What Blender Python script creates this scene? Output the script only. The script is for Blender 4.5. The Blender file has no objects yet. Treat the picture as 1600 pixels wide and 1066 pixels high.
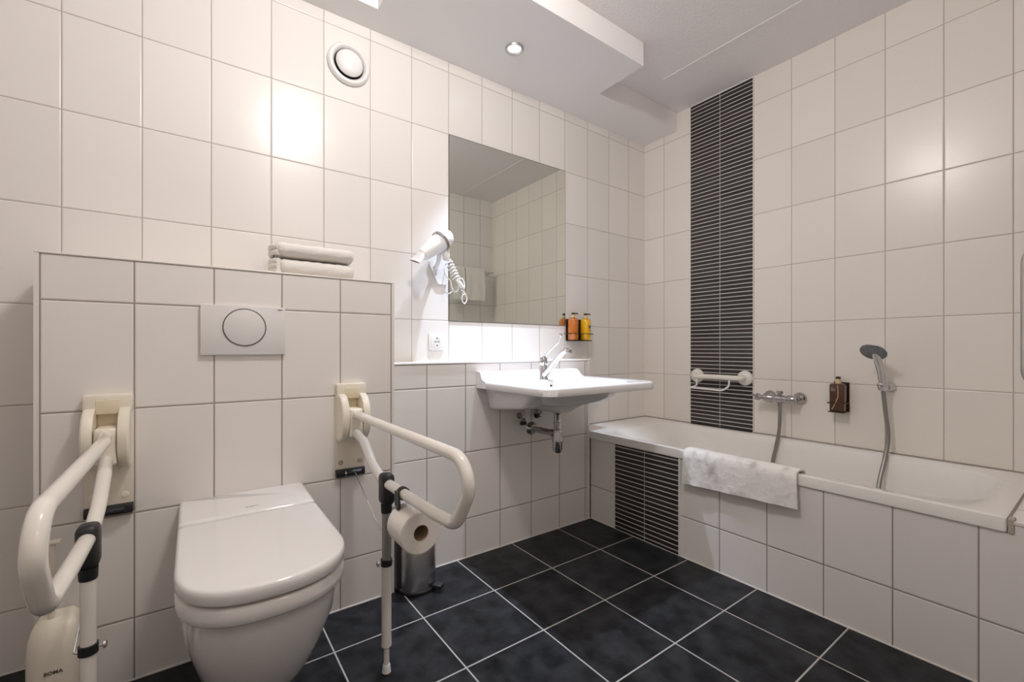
import bpy, bmesh, math, random
from mathutils import Vector, Matrix
random.seed(7)
PI = math.pi
SC = bpy.context.scene
COL = SC.collection

# ------------------------------------------------------------------ camera, world, exposure, lamps
cam_d = bpy.data.cameras.new('camera')
cam_d.sensor_width = 36.0
cam_d.lens = 689.0249 / 1600.0 * 36.0
cam_d.shift_y = (543.93 - 533.0) / 1600.0
cam_d.clip_start = 0.02
cam = bpy.data.objects.new('camera', cam_d)
cam.location = (-2.6371, -2.0082, 1.0029)
cam.rotation_euler = (PI / 2, 0, -0.6276)
COL.objects.link(cam)
SC.camera = cam

world = bpy.data.worlds.new('world')
SC.world = world
world.use_nodes = True
world.node_tree.nodes['Background'].inputs[0].default_value = (1.0, 0.95, 0.9, 1)
world.node_tree.nodes['Background'].inputs[1].default_value = 0.03

SC.view_settings.view_transform = 'Standard'
SC.view_settings.look = 'None'
SC.view_settings.gamma = 1.0
SC.view_settings.use_curve_mapping = False
SC.view_settings.exposure = 0.29
SC.cycles.use_denoising = True
SC.cycles.max_bounces = 14
SC.cycles.diffuse_bounces = 8
SC.cycles.glossy_bounces = 6
SC.cycles.sample_clamp_indirect = 1.6
SC.cycles.caustics_reflective = True
SC.cycles.blur_glossy = 1.0
SC.cycles.denoising_prefilter = 'ACCURATE'

DOWN = (-1.372, -0.284)                    # recessed spot in the soffit (x, y)
LAMP = (-2.12, -1.15)                      # round ceiling lamp over the toilet (x, y)
Z_CEIL, Z_SOF = 2.578, 2.458
WARM = (1.0, 0.95, 0.92)
COOL = (0.71, 0.81, 1.0)


def light(name, kind, loc, energy, color, rot=(0, 0, 0), **kw):
    d = bpy.data.lights.new(name, kind)
    d.energy = energy
    d.color = color
    for k, v in kw.items():
        setattr(d, k, v)
    o = bpy.data.objects.new(name, d)
    o.location = loc
    o.rotation_euler = rot
    COL.objects.link(o)
    return o


light('ceiling_lamp_light', 'POINT', (LAMP[0], LAMP[1], 2.425), 32.5, WARM, shadow_soft_size=0.10)
light('entry_fill_light', 'POINT', (-1.95, -2.55, 2.43), 6.5, (1.0, 0.87, 0.77), shadow_soft_size=0.07)  # plain fill added near the entry, no lamp known there
light('downlight_beam', 'SPOT', (DOWN[0], DOWN[1], 2.438), 165.0, COOL, spot_size=math.radians(61), spot_blend=1.0,
      shadow_soft_size=0.022)


# ------------------------------------------------------------------ materials
def mat(name, col, rough=0.5, metal=0.0, spec=0.5, coat=0.0, trans=0.0, ior=1.45, emit=None, estr=0.0, sheen=0.0,
        coat_rough=0.05):
    m = bpy.data.materials.new(name)
    m.use_nodes = True
    p = m.node_tree.nodes['Principled BSDF']
    p.inputs['Base Color'].default_value = (*col, 1)
    p.inputs['Roughness'].default_value = rough
    p.inputs['Metallic'].default_value = metal
    p.inputs['Specular IOR Level'].default_value = spec
    p.inputs['Coat Weight'].default_value = coat
    p.inputs['Coat Roughness'].default_value = coat_rough
    p.inputs['Transmission Weight'].default_value = trans
    p.inputs['IOR'].default_value = ior
    p.inputs['Sheen Weight'].default_value = sheen
    if emit:
        p.inputs['Emission Color'].default_value = (*emit, 1)
        p.inputs['Emission Strength'].default_value = estr
    return m


class NT:
    def __init__(s, m):
        s.t = m.node_tree
        s.p = s.t.nodes['Principled BSDF']

    def n(s, kind, **kw):
        nd = s.t.nodes.new(kind)
        for k, v in kw.items():
            setattr(nd, k, v)
        return nd

    def l(s, a, b):
        s.t.links.new(a, b)

    def math(s, op, a, b=None, c=None, clamp=False):
        nd = s.n('ShaderNodeMath', operation=op, use_clamp=clamp)
        for i, x in enumerate((a, b, c)):
            if x is None:
                continue
            if isinstance(x, (int, float)):
                nd.inputs[i].default_value = x
            else:
                s.l(x, nd.inputs[i])
        return nd.outputs[0]

    def smooth(s, x, a, b):
        nd = s.n('ShaderNodeMapRange', interpolation_type='SMOOTHSTEP')
        s.l(x, nd.inputs[0])
        nd.inputs[1].default_value = a
        nd.inputs[2].default_value = b
        return nd.outputs[0]

    def mix(s, f, a, b):
        nd = s.n('ShaderNodeMix', data_type='RGBA')
        for sock, x in ((nd.inputs[0], f), (nd.inputs[6], a), (nd.inputs[7], b)):
            if isinstance(x, tuple):
                sock.default_value = (*x, 1) if len(x) == 3 else x
            elif isinstance(x, (int, float)):
                sock.default_value = x
            else:
                s.l(x, sock)
        return nd.outputs[2]


def tile_mat(name, ua, va, u0, pu, v0, pv, col, grout, gw=0.0016, rough=0.27, wave=0.00035, tilt=0.0016,
             mottled=False, var=0.03):
    """square-set tiles laid on the plane of the axes ua, va (0 x, 1 y, 2 z), metres"""
    m = mat(name, col, rough)
    t = NT(m)
    tc = t.n('ShaderNodeTexCoord')
    sp = t.n('ShaderNodeSeparateXYZ')
    t.l(tc.outputs['Object'], sp.inputs[0])
    U = t.math('DIVIDE', t.math('SUBTRACT', sp.outputs[ua], u0), pu)
    V = t.math('DIVIDE', t.math('SUBTRACT', sp.outputs[va], v0), pv)
    fu, fv = t.math('FRACT', U), t.math('FRACT', V)
    iu, iv = t.math('FLOOR', U), t.math('FLOOR', V)
    du = t.math('MULTIPLY', t.math('MINIMUM', fu, t.math('SUBTRACT', 1.0, fu)), pu)
    dv = t.math('MULTIPLY', t.math('MINIMUM', fv, t.math('SUBTRACT', 1.0, fv)), pv)
    d = t.math('MINIMUM', du, dv)
    mask = t.smooth(d, gw * 0.75, gw * 1.25)
    prof = t.smooth(d, gw * 0.6, gw + 0.0035)
    cb = t.n('ShaderNodeCombineXYZ')
    t.l(iu, cb.inputs[0]); t.l(iv, cb.inputs[1])
    wn = t.n('ShaderNodeTexWhiteNoise', noise_dimensions='3D')
    t.l(cb.outputs[0], wn.inputs['Vector'])
    sc = t.n('ShaderNodeSeparateColor')
    t.l(wn.outputs['Color'], sc.inputs[0])
    # a little tilt of every tile and a soft wave in the glaze
    ns = t.n('ShaderNodeTexNoise')
    mp = t.n('ShaderNodeMapping')
    mp.inputs['Scale'].default_value = (55, 55, 5) if va == 2 else (7, 7, 7)
    t.l(tc.outputs['Object'], mp.inputs[0]); t.l(mp.outputs[0], ns.inputs['Vector'])
    ns.inputs['Scale'].default_value = 1.0
    ns.inputs['Detail'].default_value = 1.5
    h = t.math('MULTIPLY', prof, 0.0011)
    h = t.math('ADD', h, t.math('MULTIPLY', ns.outputs['Fac'], wave * (0.25 if va == 2 else 1)))
    for f, r, p_ in ((fu, sc.outputs[0], pu), (fv, sc.outputs[1], pv)):
        k = t.math('MULTIPLY', t.math('SUBTRACT', f, 0.5), t.math('SUBTRACT', r, 0.5))
        h = t.math('ADD', h, t.math('MULTIPLY', k, p_ * tilt * 2))
    bp = t.n('ShaderNodeBump')
    bp.inputs['Distance'].default_value = 1.0
    bp.inputs['Strength'].default_value = 1.0
    t.l(h, bp.inputs['Height'])
    t.l(bp.outputs[0], t.p.inputs['Normal'])
    if mottled:
        n1 = t.n('ShaderNodeTexNoise'); n1.inputs['Scale'].default_value = 13; n1.inputs['Detail'].default_value = 7
        n1.inputs['Roughness'].default_value = 0.6
        off = t.n('ShaderNodeVectorMath', operation='MULTIPLY_ADD')
        t.l(wn.outputs['Color'], off.inputs[0]); off.inputs[1].default_value = (5, 5, 5)
        t.l(tc.outputs['Object'], off.inputs[2]); t.l(off.outputs[0], n1.inputs['Vector'])
        k = t.smooth(n1.outputs['Fac'], 0.25, 0.75)
        base = t.mix(k, tuple(c * 0.35 for c in col), tuple(c * 1.65 for c in col))
        rr = t.n('ShaderNodeMapRange'); t.l(n1.outputs['Fac'], rr.inputs[0])
        rr.inputs[3].default_value = rough; rr.inputs[4].default_value = rough + 0.06
        t.l(t.math('ADD', t.math('MULTIPLY', t.math('SUBTRACT', 1.0, mask), 0.3), rr.outputs[0]), t.p.inputs['Roughness'])
    else:
        base = t.mix(sc.outputs[2], tuple(c * (1 - var) for c in col), tuple(min(1, c * (1 + var)) for c in col))
        t.l(t.math('ADD', t.math('MULTIPLY', t.math('SUBTRACT', 1.0, mask), 0.5), rough), t.p.inputs['Roughness'])
    t.l(t.mix(mask, grout, base), t.p.inputs['Base Color'])
    return m


def noise_bump(m, scale, dist, detail=4.0, stretch=None, col2=None, lo=0.35, hi=0.65):
    t = NT(m)
    tc = t.n('ShaderNodeTexCoord')
    ns = t.n('ShaderNodeTexNoise')
    ns.inputs['Scale'].default_value = scale
    ns.inputs['Detail'].default_value = detail
    if stretch:
        mp = t.n('ShaderNodeMapping'); mp.inputs['Scale'].default_value = stretch
        t.l(tc.outputs['Object'], mp.inputs[0]); t.l(mp.outputs[0], ns.inputs['Vector'])
    else:
        t.l(tc.outputs['Object'], ns.inputs['Vector'])
    bp = t.n('ShaderNodeBump')
    bp.inputs['Strength'].default_value = 1.0
    bp.inputs['Distance'].default_value = dist
    t.l(ns.outputs['Fac'], bp.inputs['Height'])
    t.l(bp.outputs[0], t.p.inputs['Normal'])
    if col2:
        c1 = tuple(t.p.inputs['Base Color'].default_value)[:3]
        t.l(t.mix(t.smooth(ns.outputs['Fac'], lo, hi), c1, col2), t.p.inputs['Base Color'])
    return m


TILE = (0.80, 0.77, 0.74)
TILE_R = (0.80, 0.755, 0.70)
GROUT_L = (0.43, 0.38, 0.345)
GROUT = (0.30, 0.255, 0.225)
TH = 0.31658
M = {}
M['tile_back'] = tile_mat('cream_tile_back', 0, 2, -2.9787, 0.2, 2.4077, TH, TILE, GROUT_L, gw=0.0014)
M['tile_right'] = tile_mat('cream_tile_right', 1, 2, -0.1605, 0.2, 2.4077, TH, TILE_R, GROUT_L, gw=0.0015)
M['tile_box'] = tile_mat('cream_tile_box', 0, 2, -2.7785, 0.2, 1.1374, TH, TILE, GROUT, gw=0.0019)
M['tile_low'] = tile_mat('cream_tile_low', 0, 2, -1.7812, 0.2, 0.8203, TH, TILE, GROUT, gw=0.0019)
M['tile_panel'] = tile_mat('cream_tile_panel', 1, 2, -0.1605, 0.2, 0.1955, TH, TILE, GROUT, gw=0.0019)
M['tile_front'] = tile_mat('cream_tile_front', 0, 2, -0.16, 0.2, 2.4077, TH, TILE, GROUT)
M['tile_side'] = tile_mat('cream_tile_side', 1, 2, -0.16, 0.2, 2.4077, TH, TILE, GROUT)
M['tile_top'] = tile_mat('cream_tile_top', 0, 1, -2.7785, 0.2, -0.55, 0.4, TILE, GROUT)
M['floor'] = tile_mat('slate_floor_tile', 0, 1, -1.9413, 0.31622, -0.4889, 0.31622, (0.0185, 0.0195, 0.0220),
                      (0.42, 0.40, 0.38), gw=0.0024, rough=0.27, wave=0.0003, tilt=0.001, mottled=True)
M['floor'].node_tree.nodes['Principled BSDF'].inputs['Specular IOR Level'].default_value = 0.13
M['trim'] = mat('cream_edge_trim', (0.78, 0.75, 0.71), 0.3)
M['seal'] = mat('beige_putty', (0.42, 0.37, 0.31), 0.7)
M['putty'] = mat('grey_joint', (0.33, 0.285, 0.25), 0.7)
M['ceil'] = noise_bump(mat('spackled_ceiling', (0.82, 0.79, 0.79), 0.85), 120, 0.0035, 3)
M['soffit'] = noise_bump(mat('painted_soffit', (0.86, 0.84, 0.835), 0.75), 8, 0.002, 3)
M['plaster'] = noise_bump(mat('warm_plaster', (0.62, 0.57, 0.52), 0.85), 60, 0.001, 3)
M['ceramic'] = mat('white_sanitary_ceramic', (0.83, 0.82, 0.815), 0.09, coat=0.4)
M['basin'] = mat('white_basin_ceramic', (0.86, 0.855, 0.86), 0.10, coat=0.4)
M['enamel'] = mat('white_enamel', (0.84, 0.82, 0.79), 0.10, coat=0.3)
M['plastic'] = mat('white_plastic', (0.82, 0.81, 0.80), 0.3)
M['satin'] = mat('satin_white_plate', (0.74, 0.72, 0.715), 0.38)
M['cream'] = mat('cream_plastic', (0.80, 0.745, 0.63), 0.34)
M['ivory'] = mat('ivory_coated_steel', (0.82, 0.79, 0.73), 0.16, coat=0.4)
M['chrome'] = mat('chrome', (0.66, 0.66, 0.67), 0.08, metal=1.0)
M['steel'] = noise_bump(mat('brushed_steel', (0.76, 0.74, 0.73), 0.20, metal=1.0), 40, 0.0004, 2, stretch=(30, 30, 0.4))
M['alu'] = mat('grey_aluminium', (0.50, 0.48, 0.46), 0.35, metal=0.8)
M['hose'] = mat('grey_hose', (0.30, 0.29, 0.28), 0.34, metal=0.75)
M['grey'] = noise_bump(mat('grey_rubber_spray_face', (0.13, 0.135, 0.15), 0.45), 260, 0.002, 0, col2=(0.24, 0.25, 0.27))
M['black'] = mat('black_plastic', (0.018, 0.018, 0.020), 0.42)
M['darkhole'] = mat('dark_opening', (0.010, 0.009, 0.009), 0.7)
M['letter'] = mat('dark_lettering', (0.10, 0.085, 0.07), 0.5)
M['greyletter'] = mat('grey_lettering', (0.32, 0.30, 0.29), 0.5)
M['towel'] = noise_bump(mat('white_terry', (0.84, 0.81, 0.77), 0.95), 330, 0.0022, 3)
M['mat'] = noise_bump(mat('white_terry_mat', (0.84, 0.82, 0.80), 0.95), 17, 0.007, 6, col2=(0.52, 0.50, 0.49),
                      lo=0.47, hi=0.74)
M['paper'] = noise_bump(mat('tissue_paper', (0.84, 0.80, 0.75), 0.9), 160, 0.001, 2)
M['card'] = mat('brown_card', (0.30, 0.21, 0.13), 0.85)
M['mirror'] = mat('mirror_glass', (0.76, 0.79, 0.735), 0.0, metal=1.0)
M['mirror_edge'] = mat('dark_mirror_edge', (0.05, 0.055, 0.05), 0.3)
M['lamp'] = mat('lit_opal_diffuser', (0.9, 0.88, 0.85), 0.4, emit=WARM, estr=3.0)
M['bulb'] = mat('lit_led', (1, 1, 1), 0.3, emit=(0.95, 0.96, 1.0), estr=12.0)
M['amber'] = mat('amber_bottle', (0.46, 0.13, 0.013), 0.12, coat=0.5)
M['yellow'] = mat('yellow_bottle', (0.80, 0.43, 0.005), 0.14, coat=0.5)
M['brown'] = mat('dark_brown_bottle', (0.075, 0.028, 0.012), 0.12, coat=0.5)
M['brownframe'] = mat('dark_bronze_holder', (0.045, 0.025, 0.015), 0.35, metal=0.3)
M['gold'] = mat('pale_gold_collar', (0.75, 0.62, 0.38), 0.3, metal=0.6)
M['chrome2'] = mat('shaded_chrome_pipe', (0.46, 0.45, 0.45), 0.10, metal=1.0)  # darker copy of the chrome, shade and dark reflections put into its colour
M['darkring'] = mat('dark_metal_ring', (0.16, 0.14, 0.13), 0.25, metal=0.9)
M['ring'] = mat('smoked_ring', (0.35, 0.33, 0.32), 0.2, metal=0.7)


def mosaic_mat():
    m = mat('black_strip_mosaic', (0.03, 0.028, 0.028), 0.3)
    t = NT(m)
    tc = t.n('ShaderNodeTexCoord')
    sp = t.n('ShaderNodeSeparateXYZ'); t.l(tc.outputs['Object'], sp.inputs[0])
    P = TH / 13
    V = t.math('DIVIDE', t.math('SUBTRACT', sp.outputs[2], 2.4077), P)
    fv = t.math('FRACT', V)
    dv = t.math('MULTIPLY', t.math('MINIMUM', fv, t.math('SUBTRACT', 1.0, fv)), P)
    U = t.math('DIVIDE', t.math('SUBTRACT', sp.outputs[1], -0.1605), 0.2)
    fu = t.math('FRACT', U)
    du = t.math('MULTIPLY', t.math('MINIMUM', fu, t.math('SUBTRACT', 1.0, fu)), 0.2)
    mk_v = t.smooth(dv, 0.0021, 0.0033)
    mk_u = t.smooth(du, 0.0012, 0.0020)
    wn = t.n('ShaderNodeTexWhiteNoise', noise_dimensions='2D')
    cb = t.n('ShaderNodeCombineXYZ'); t.l(t.math('FLOOR', V), cb.inputs[0]); t.l(t.math('FLOOR', U), cb.inputs[1])
    t.l(cb.outputs[0], wn.inputs['Vector'])
    ns = t.n('ShaderNodeTexNoise'); ns.inputs['Scale'].default_value = 40
    t.l(tc.outputs['Object'], ns.inputs['Vector'])
    dark = t.mix(wn.outputs['Value'], (0.018, 0.016, 0.016), (0.036, 0.033, 0.033))
    c = t.mix(mk_v, (0.54, 0.50, 0.48), dark)
    c = t.mix(mk_u, (0.55, 0.50, 0.47), c)
    t.l(c, t.p.inputs['Base Color'])
    bp = t.n('ShaderNodeBump'); bp.inputs['Distance'].default_value = 0.001
    t.l(t.math('MULTIPLY', mk_v, mk_u), bp.inputs['Height']); t.l(bp.outputs[0], t.p.inputs['Normal'])
    t.l(t.math('ADD', t.math('MULTIPLY', t.math('SUBTRACT', 1.0, mk_v), 0.3), 0.34), t.p.inputs['Roughness'])
    return m


M['mosaic'] = mosaic_mat()

# ------------------------------------------------------------------ mesh helpers
ORG = {}


def thing(name, label, cat, loc, group=None):
    o = bpy.data.objects.new(name, None)
    o.empty_display_size = 0.05
    COL.objects.link(o)
    o.location = loc
    o['label'] = label
    o['category'] = cat
    if group:
        o['group'] = group
    ORG[o.name] = Vector(loc)
    return o


def obj(name, bm, m, parent=None, origin=None, smooth=35, label=None):
    off = ORG[parent.name] if parent is not None else (Vector(origin) if origin is not None else Vector((0, 0, 0)))
    bmesh.ops.remove_doubles(bm, verts=bm.verts, dist=1e-6)
    bmesh.ops.recalc_face_normals(bm, faces=bm.faces)
    if off.length > 0:
        bmesh.ops.translate(bm, verts=bm.verts, vec=-off)
    me = bpy.data.meshes.new(name)
    if smooth:
        a = math.radians(smooth)
        for f in bm.faces:
            f.smooth = True
        for e in bm.edges:
            if len(e.link_faces) == 2 and e.calc_face_angle(0) > a:
                e.smooth = False
    bm.to_mesh(me)
    bm.free()
    me.materials.append(m)
    o = bpy.data.objects.new(name, me)
    COL.objects.link(o)
    if parent is not None:
        o.parent = parent
    elif origin is not None:
        o.location = off
    ORG[o.name] = off
    if label:
        o['label'] = label
    return o


def tag(o, label, cat, group=None):
    o['label'] = label
    o['category'] = cat
    if group:
        o['group'] = group
    return o


def struct(name, bm, m, label=None, smooth=0):
    o = obj(name, bm, m, smooth=smooth)
    o['kind'] = 'structure'
    if label:
        o['label'] = label
    return o


def new():
    return bmesh.new()


def box(bm, x0, x1, y0, y1, z0, z1, bev=0.0, seg=2, rot=None, about=None):
    r = bmesh.ops.create_cube(bm, size=1.0)
    vs = r['verts']
    for v in vs:
        v.co = Vector(((x0 + x1) / 2 + v.co.x * (x1 - x0), (y0 + y1) / 2 + v.co.y * (y1 - y0), (z0 + z1) / 2 + v.co.z * (z1 - z0)))
    if bev > 0:
        es = list({e for v in vs for e in v.link_edges})
        r2 = bmesh.ops.bevel(bm, geom=es, offset=bev, segments=seg, profile=0.5, affect='EDGES')
        vs = list({v for f in r2['faces'] for v in f.verts} | {v for v in vs if v.is_valid})
    if rot is not None:
        c = Vector(about) if about is not None else Vector(((x0 + x1) / 2, (y0 + y1) / 2, (z0 + z1) / 2))
        bmesh.ops.rotate(bm, verts=vs, cent=c, matrix=rot)
    return bm


def loft(bm, rings, cap0=True, cap1=True, close=True):
    prev = None
    first = last = None
    for r in rings:
        vs = [bm.verts.new(p) for p in r]
        if prev:
            n = len(vs)
            for i in range(n if close else n - 1):
                j = (i + 1) % n
                bm.faces.new((prev[i], prev[j], vs[j], vs[i]))
        else:
            first = vs
        prev = vs
    last = prev
    if cap0:
        bm.faces.new(first[::-1])
    if cap1:
        bm.faces.new(last)
    return bm


def smooth_path(pts, n=8):
    """Catmull-Rom through the points"""
    P = [Vector(p) for p in pts]
    out = []
    for i in range(len(P) - 1):
        p0 = P[i - 1] if i > 0 else P[i] * 2 - P[i + 1]
        p1, p2 = P[i], P[i + 1]
        p3 = P[i + 2] if i + 2 < len(P) else P[i + 1] * 2 - P[i]
        for k in range(n):
            t = k / n
            out.append(0.5 * ((2 * p1) + (p2 - p0) * t + (2 * p0 - 5 * p1 + 4 * p2 - p3) * t * t + (3 * p1 - p0 - 3 * p2 + p3) * t ** 3))
    out.append(P[-1])
    return out


def fillet(pts, r, n=6):
    """polyline with rounded corners; r a number or one per inner corner"""
    P = [Vector(p) for p in pts]
    out = [P[0]]
    for i in range(1, len(P) - 1):
        rr = r[i - 1] if isinstance(r, (list, tuple)) else r
        a, b = (P[i - 1] - P[i]), (P[i + 1] - P[i])
        la, lb = a.length, b.length
        a.normalize(); b.normalize()
        ang = a.angle(b)
        tl = min(rr / math.tan(ang / 2), la * 0.49, lb * 0.49)
        s, e = P[i] + a * tl, P[i] + b * tl
        for k in range(n + 1):
            t = k / n
            # quadratic blended towards a circle
            q = s * (1 - t) ** 2 + P[i] * 2 * t * (1 - t) + e * t * t
            out.append(q)
    out.append(P[-1])
    return out


def tube(bm, pts, r, seg=14, cap=True, closed=False):
    P = [Vector(p) for p in pts]
    n = len(P)
    R = r if isinstance(r, (list, tuple)) else [r] * n
    T = []
    for i in range(n):
        if closed:
            d = P[(i + 1) % n] - P[i - 1]
        else:
            d = P[min(i + 1, n - 1)] - P[max(i - 1, 0)]
        T.append(d.normalized())
    up = Vector((0, 0, 1)) if abs(T[0].z) < 0.9 else Vector((1, 0, 0))
    N = (up - T[0] * up.dot(T[0])).normalized()
    rings = []
    for i in range(n):
        N = (N - T[i] * N.dot(T[i])).normalized()
        B = T[i].cross(N)
        rings.append([P[i] + (N * math.cos(a) + B * math.sin(a)) * R[i] for a in [2 * PI * k / seg for k in range(seg)]])
    if closed:
        rings.append(rings[0])
        return loft(bm, rings, False, False)
    return loft(bm, rings, cap, cap)


def lathe(bm, c, axis, prof, seg=32, cap=True):
    """prof: list of (distance along the axis, radius)"""
    c = Vector(c); A = Vector(axis).normalized()
    up = Vector((0, 0, 1)) if abs(A.z) < 0.9 else Vector((1, 0, 0))
    N = (up - A * up.dot(A)).normalized(); B = A.cross(N)
    rings = [[c + A * h + (N * math.cos(a) + B * math.sin(a)) * max(r, 1e-5) for a in [2 * PI * k / seg for k in range(seg)]]
             for h, r in prof]
    return loft(bm, rings, cap, cap)


def rring(x0, x1, y0, y1, z, radii, k=9, s=5, e=2.0):
    """rounded rectangle as a ring; radii (rx, ry) for the corners x0y0, x1y0, x1y1, x0y1; e the squareness"""
    if not isinstance(radii[0], (tuple, list)):
        radii = [radii] * 4
    cs = [(x0, y0, 1, 1), (x1, y0, -1, 1), (x1, y1, -1, -1), (x0, y1, 1, -1)]
    st = [PI, 1.5 * PI, 0, 0.5 * PI]
    arcs = []
    for (cx, cy, sx, sy), (rx, ry), a0 in zip(cs, radii, st):
        ox, oy = cx + sx * rx, cy + sy * ry
        arc = []
        for i in range(k + 1):
            a = a0 + 0.5 * PI * i / k
            ca, sa = math.cos(a), math.sin(a)
            arc.append((ox + rx * math.copysign(abs(ca) ** (2 / e), ca), oy + ry * math.copysign(abs(sa) ** (2 / e), sa)))
        arcs.append(arc)
    out = []
    for i in range(4):
        out += arcs[i]
        a, b = arcs[i][-1], arcs[(i + 1) % 4][0]
        for j in range(1, s):
            out.append((a[0] + (b[0] - a[0]) * j / s, a[1] + (b[1] - a[1]) * j / s))
    zf = z if callable(z) else (lambda x, y: z)
    return [Vector((x, y, zf(x, y))) for x, y in out]


def prism(bm, poly, axis, a, b):
    """poly 2D points in the two other axes, pushed from a to b along the axis"""
    def P(p, t):
        return {'x': Vector((t, p[0], p[1])), 'y': Vector((p[0], t, p[1])), 'z': Vector((p[0], p[1], t))}[axis]
    return loft(bm, [[P(p, a) for p in poly], [P(p, b) for p in poly]])


def text(body, size, loc, rot, m, parent, name='brand_lettering', extrude=0.0003):
    c = bpy.data.curves.new(name, 'FONT')
    c.body = body
    c.size = size
    c.extrude = extrude
    c.align_x = 'CENTER'; c.align_y = 'CENTER'
    c.resolution_u = 3
    c.offset = size * 0.02
    c.materials.append(m)
    tmp = bpy.data.objects.new(name, c)
    COL.objects.link(tmp)
    dg = bpy.context.evaluated_depsgraph_get()
    me = bpy.data.meshes.new_from_object(tmp.evaluated_get(dg))
    bpy.data.objects.remove(tmp)
    bpy.data.curves.remove(c)
    o = bpy.data.objects.new(name, me)
    COL.objects.link(o)
    o.parent = parent
    o.location = Vector(loc) - ORG[parent.name]
    o.rotation_euler = rot
    return o


# ------------------------------------------------------------------ the room shell
XL, YF, XD, YE = -3.75, -1.994, -1.35, -3.05     # left wall, front wall by the bath, corner of the entry, far front wall
LY, BY, PX = -0.1754, -0.2589, -0.735            # ledge front, cistern boxing front, bath panel plane
BX0, BX1, BZ = -2.989, -1.970, 1.272
LZ = 0.937

struct('floor', box(new(), XL - 0.1, 0.1, YE - 0.1, 0.1, -0.06, 0.0), M['floor'])
struct('wall_back', box(new(), XL, 0.0, 0.0, 0.1, 0.0, Z_CEIL), M['tile_back'])
struct('wall_right', box(new(), 0.0, 0.1, YF - 0.1, 0.1, 0.0, Z_CEIL), M['tile_right'])
struct('wall_front', box(new(), XD, 0.0, YF - 0.1, YF, 0.0, Z_CEIL), M['tile_front'])
struct('wall_entry', box(new(), XD, XD + 0.1, YE, YF - 0.1, 0.0, Z_CEIL), M['tile_side'])
struct('wall_far', box(new(), XL, XD + 0.1, YE - 0.1, YE, 0.0, Z_CEIL), M['tile_front'])
struct('wall_left', box(new(), XL - 0.1, XL, YE, 0.0, 0.0, Z_CEIL), M['tile_side'])
struct('ceiling', box(new(), XL - 0.1, 0.1, YE - 0.1, 0.1, Z_CEIL, Z_CEIL + 0.08), M['ceil'])
# lowered ceiling along the back wall, wide over the basin
prof = [(XL, 0.0), (XL, -0.138), (-1.991, -0.138), (-1.991, -0.565), (-0.752, -0.565), (-0.752, -0.260), (0.0, -0.260), (0.0, 0.0)]
struct('ceiling_soffit', prism(new(), prof, 'z', Z_SOF, Z_CEIL), M['soffit'])
# joint of the ceiling panels over the bath
struct('trim_1', box(new(), -0.405, -0.393, YF, -0.437, Z_CEIL - 0.0025, Z_CEIL, 0.001, 1), M['soffit'])

# ledge wall under the mirror and the cistern boxing behind the toilet
struct('wall_ledge', box(new(), BX1, -0.745, LY, 0.0, 0.0, LZ - 0.008), M['tile_low'])
struct('wall_cistern', box(new(), BX0 + 0.002, BX1, BY, 0.0, 0.0, BZ - 0.006), M['tile_box'])
b = box(new(), BX1, -0.738, LY - 0.004, 0.0, LZ - 0.008, LZ, 0.002)
struct('trim_2', b, M['trim'])
b = box(new(), -0.765, -0.745, LY - 0.0025, LY, 0.0, LZ - 0.008)
struct('trim_3', b, M['trim'])
b = box(new(), BX0, BX1 + 0.004, BY - 0.003, 0.0, BZ - 0.006, BZ, 0.002)
struct('trim_4', b, M['trim'])
b = box(new(), BX0, BX0 + 0.0105, BY - 0.003, 0.0, 0.0, BZ - 0.006)
struct('trim_5', b, M['trim'])
b = box(new(), BX1 - 0.007, BX1 + 0.004, BY - 0.003, LY, 0.0, BZ - 0.006)
struct('trim_6', b, M['trim'])
b = new()
box(b, BX0 + 0.0105, BX0 + 0.0135, BY - 0.001, BY, 0, BZ - 0.006)
box(b, BX1 - 0.010, BX1 - 0.007, BY - 0.001, BY, 0, BZ - 0.006)
box(b, BX0 + 0.0105, BX1 - 0.007, BY - 0.001, BY, BZ - 0.0085, BZ - 0.006)
box(b, -0.768, -0.765, LY - 0.001, LY, 0, LZ - 0.008)
box(b, BX1 + 0.004, BX1 + 0.0065, LY - 0.001, LY, 0, LZ - 0.008)
box(b, BX1 + 0.004, -0.745, LY - 0.001, LY, LZ - 0.0105, LZ - 0.008)
struct('trim_7', b, M['putty'])

# tiled bath surround: front panel, deck behind the bath's foot end
b = new()
box(b, PX, PX + 0.03, -1.8190, LY, 0.0, 0.4698)
box(b, PX, PX + 0.03, YF, -1.8190, 0.0, 0.497)
struct('wall_bath', b, M['tile_panel'])
struct('wall_deck', box(new(), PX + 0.004, 0.0, YF, -1.8205, 0.4972, 0.505), M['tile_top'])
struct('trim_8', box(new(), PX - 0.003, PX + 0.006, YF, -1.8205, 0.497, 0.507, 0.001, 1), M['trim'])
# black mosaic inlays on wall and bath panel, with their pale edge strips
struct('trim_9', box(new(), -0.004, 0.0, -0.7575, -0.3635, 0.49, Z_CEIL - 0.006), M['mosaic'])
b = new()
box(b, -0.0045, 0.0, -0.3635, -0.3600, 0.49, Z_CEIL)
box(b, -0.0045, 0.0, -0.7610, -0.7575, 0.49, Z_CEIL)
box(b, -0.0045, 0.0, -0.7575, -0.3635, Z_CEIL - 0.006, Z_CEIL)
struct('trim_10', b, M['trim'])
struct('trim_11', box(new(), PX - 0.0035, PX, -0.7575, -0.3645, 0.004, 0.4695), M['mosaic'])
b = new()
box(b, PX - 0.004, PX, -0.3645, -0.3610, 0.0, 0.4695)
box(b, PX - 0.004, PX, -0.7700, -0.7575, 0.0, 0.4695)
struct('trim_12', b, M['trim'])
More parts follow.
